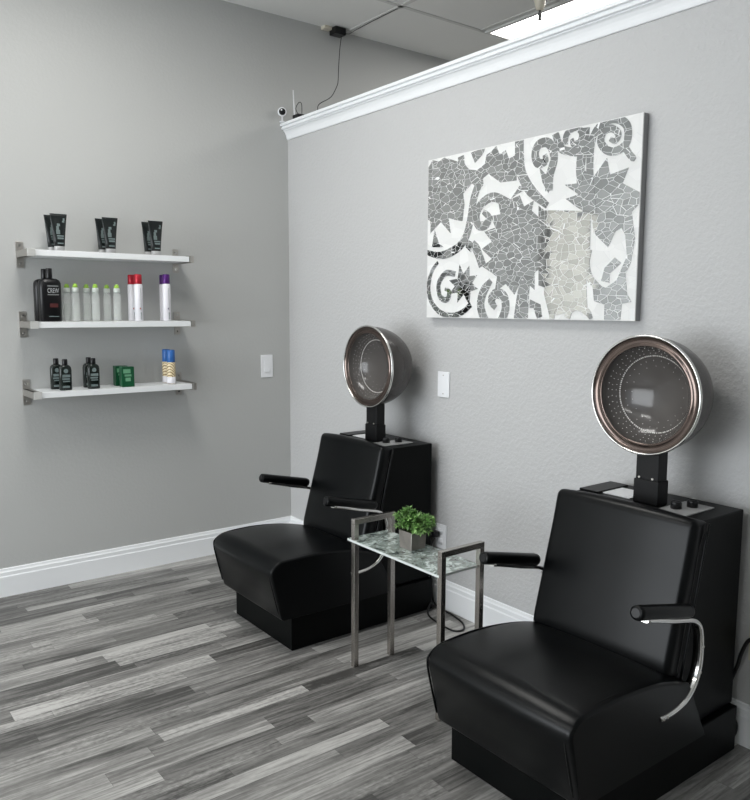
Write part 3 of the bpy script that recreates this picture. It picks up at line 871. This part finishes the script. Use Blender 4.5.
# -- slim clear bottles with lime caps
t = thing('clear_spray_bottle', (-1.277, -.163, Z2), 'front clear bottle with lime cap in the left pair beside the black bottles', 'bottle', 'clear bottles with lime caps')
MB().lathe([(0, .016), (.003, .0185), (.118, .0185), (.130, .016), (.136, .012), (.138, .012)], seg=24).build('bottle_body', M_GLASSBOTTLE, t)
MB().lathe([(.004, .0155), (.085, .0155), (.0852, .002)], seg=20).build('clear_contents', M_LIQ, t.children[-1])
MB().lathe([(.138, .0145), (.140, .0155), (.158, .0150), (.160, .013)], seg=20).build('collar', M_FROST, t)
MB().lathe([(.160, .012), (.162, .0125), (.174, .0095), (.1785, .006)], seg=20).build('cap', M_LIME, t)
for x, y, lb in ((-1.294, -.086, 'rear clear bottle with lime cap in the left pair beside the black bottles'),
                 (-1.183, -.163, 'front clear bottle with lime cap in the middle pair of clear bottles'),
                 (-1.201, -.086, 'rear clear bottle with lime cap in the middle pair of clear bottles'),
                 (-1.079, -.163, 'front clear bottle with lime cap in the right pair beside the red capped cans'),
                 (-1.102, -.086, 'rear clear bottle with lime cap in the right pair beside the red capped cans')):
    dup(t, (x, y, Z2), lb)

# -- spray cans
def can(loc, label, capm, group, z=Z2, h=.231, r=.0205, bodym=M_CANW, caph=.048, dots=True):
    t = thing('hairspray_can', loc, label, 'spray can', group)
    b = MB()
    b.lathe([(0, r-.002), (.003, r), (h-caph-.006, r), (h-caph, r-.003)], seg=28)
    if not dots:
        b.mi = 1
        b.lathe([(.001, r-.001), (.004, r+.0003), (.036, r+.0003), (.0365, r-.001)], seg=28)
    b.build('can_body', [bodym, M_CANW], t)
    body = t.children[-1]
    MB().lathe([(h-caph, r-.0025), (h-caph+.002, r-.0015), (h-.003, r-.002), (h, r-.004)], seg=28).build('cap', capm, t)
    if dots:
        for nm, z, da, wz, wa, mm in (('logo_dot', .062, 0, .004, .11, capm), ('name_strip', .11, .2, .055, .07, M_PRINTL), ('label_block', .025, .25, .018, .22, M_PRINTL)):
            b = MB()
            p0 = []
            for k in range(4):
                q = -PI/2+da-wa+2*wa*k/3
                p0.append(((r+.0005)*math.cos(q), (r+.0005)*math.sin(q)))
            b.rings([[(x, y, z-wz) for x, y in p0], [(x, y, z+wz) for x, y in p0]], closed=False, cap0=False, cap1=False)
            b.build(nm, mm, body)
    return t
c = can((-0.971, -.163, Z2), 'front white spray can with red cap on the middle shelf', M_RED, 'red capped spray cans')
dup(c, (-0.976, -.086, Z2), 'rear white spray can with red cap on the middle shelf')
c = can((-0.825, -.163, Z2), 'front white spray can with purple cap at right of the middle shelf', M_PURP, 'purple capped spray cans', h=.235)
dup(c, (-0.809, -.086, Z2), 'rear white spray can with purple cap at right of the middle shelf')
c = can((-0.803, -.145, Z3), 'front tan patterned can with blue cap at right of the bottom shelf', M_BLUE, 'blue capped cans', h=.176, r=.0225, bodym=M_TAN, caph=.064, dots=False)
dup(c, (-0.801, -.080, Z3), 'rear tan patterned can with blue cap at right of the bottom shelf')

# -- small dark bottles
t = thing('small_dark_bottle', (-1.339, -.163, Z3), 'front small dark bottle of the left pair on the bottom shelf', 'bottle', 'small dark bottles on the bottom shelf')
MB().super_loft([(0, .052, .030), (.003, .057, .034), (.098, .057, .034), (.110, .052, .031), (.117, .040, .026), (.120, .024, .020)], e=3).build('bottle_body', M_DARKG, t)
body = t.children[-1]
MB().lathe([(.119, .0115), (.122, .0125), (.146, .0120), (.148, .0105)], seg=20).build('cap', M_BLACK, t)
b = MB()
b.lathe([(-.0185, .0105), (-.0178, .0105)], (-.001, 0, .092), axis='y', seg=18)
for x0, x1, z0, z1 in ((-.018, .018, .062, .075), (-.020, .016, .050, .058), (-.016, .016, .040, .046), (-.018, .014, .012, .022)): b.box(x0, x1, -.0183, -.0178, z0, z1)
b.build('label_print', M_PRINT, body)
dup(t, (-1.359, -.086, Z3), 'rear small dark bottle of the left pair on the bottom shelf')
dup(t, (-1.207, -.163, Z3), 'front small dark bottle of the right pair beside the green boxes')
dup(t, (-1.205, -.086, Z3), 'rear small dark bottle of the right pair beside the green boxes')

# -- green boxes
t = thing('green_box', (-1.043, -.163, Z3), 'front small dark green box on the bottom shelf', 'box', 'green boxes on the bottom shelf')
b = MB(); b.box(-.031, .031, -.02, .02, 0, .100); b.build('carton', M_GREEN, t, bevel=.0012)
body = t.children[-1]
b = MB().box(-.024, .012, -.0208, -.0202, .068, .088).box(-.018, .016, -.0208, -.0202, .052, .062).box(-.014, .012, -.0208, -.0202, .028, .046)
b.build('label_print', M_GREENL, body)
dup(t, (-1.048, -.086, Z3), 'rear small dark green box on the bottom shelf')

# ------------------------------------------------------------------ small things up high
t = thing('security_camera', (-.060, -.040, 2.446), 'small round white security camera with black face on the partition corner', 'camera')
b = MB(); b.lathe([(0, .016), (.005, .016), (.006, .005), (.035, .005)], seg=18); b.build('stand', M_WHITE, t)
d = Vector((-.45, -.85, -.10)).normalized()
b = MB(); c = Vector((.002, .004, .058))
rs = []
n1 = d.cross(Vector((0, 0, 1))).normalized(); n2 = n1.cross(d)
for a, r in ((-.022, .008), (-.018, .018), (-.006, .0245), (.006, .0255), (.014, .0235), (.016, .020)):
    rs.append([c+d*a+n1*r*math.cos(2*PI*k/24)+n2*r*math.sin(2*PI*k/24) for k in range(24)])
b.rings(rs); b.build('camera_body', M_WHITE, t)
body = t.children[-1]
b = MB()
rs = [[c+d*a+n1*r*math.cos(2*PI*k/24)+n2*r*math.sin(2*PI*k/24) for k in range(24)] for a, r in ((.0155, .019), (.018, .018), (.0195, .010), (.020, .002))]
b.rings(rs); b.build('face', M_BLACK, body)
b = MB(); cc = c+n2*.009+n1*.004
b.rings([[cc+d*a+n1*r*math.cos(2*PI*k/12)+n2*r*math.sin(2*PI*k/12) for k in range(12)] for a, r in ((.017, .005), (.0215, .0045))]); b.build('lens', M_WHITE, body)

t = thing('wireless_receiver', (-.035, -.160, 2.446), 'small black wireless receiver with white antenna on top of the partition', 'receiver')
MB().box(-.012, .03, -.03, .03, 0, .024).build('housing', M_BLACK, t, bevel=.002)
MB().tube([(0, .025, .02), (.003, .036, .06), (.005, .048, .165)], .0045, 10, .003).build('antenna', M_WHITE, t)
MB().tube(smooth_line([(.0, -.01, .022), (.0, .012, .060), (.0, -.02, .085), (.0, -.048, .070), (.0, -.050, .012)], 6), .0018, 6).build('wire', M_CORD, t)

cord([(.345, -.050, 3.008), (.335, -.060, 2.985), (.31, -.081, 2.912), (.285, -.108, 2.83), (.26, -.138, 2.756), (.225, -.185, 2.69), (.2, -.21, 2.652), (.16, -.208, 2.586), (.1, -.181, 2.544), (.075, -.200, 2.505), (.07, -.211, 2.452)], .0022,
     'thin black wire hanging from the ceiling adapter to the partition top', 'wire', 'hanging_wire', 5)
t = thing('power_adapter', (.30, -.035, CZ), 'black power adapter plugged in at the ceiling edge above the left wall', 'adapter')
MB().box(-.02, .055, -.045, .02, -.045, -.005).build('adapter_body', M_BLACK, t, bevel=.003)
MB().box(-.07, -.02, -.01, .034, -.020, -.0005).build('socket_box', M_IVORY, t, bevel=.003)
cord([(.355, -.05, 3.013), (.385, -.07, 3.010), (.41, -.10, 3.028), (.41, -.20, 3.031), (.405, -.34, 3.031), (.403, -.50, 3.031)], .0016,
     'short black lead running from the adapter along a ceiling bar', 'wire', 'adapter_lead', 5)
t = thing('ceiling_sprinkler', (.84, -1.135, CZ), 'small beige and metal sprinkler head hanging in front of the ceiling light', 'sprinkler')
MB().lathe([(0, .05), (-.004, .05), (-.010, .036), (-.055, .030), (-.095, .020), (-.100, .012)], seg=24).build('escutcheon', M_IVORY, t)
b = MB().lathe([(-.10, .006), (-.118, .006), (-.120, .003), (-.142, .003)], seg=12); b.lathe([(-.150, .004), (-.148, .012), (-.144, .010), (-.142, .003)], seg=14)
b.box(-.010, -.007, -.003, .003, -.146, -.112); b.box(.007, .010, -.003, .003, -.146, -.112)
b.build('sprinkler_head', M_DMET, t)
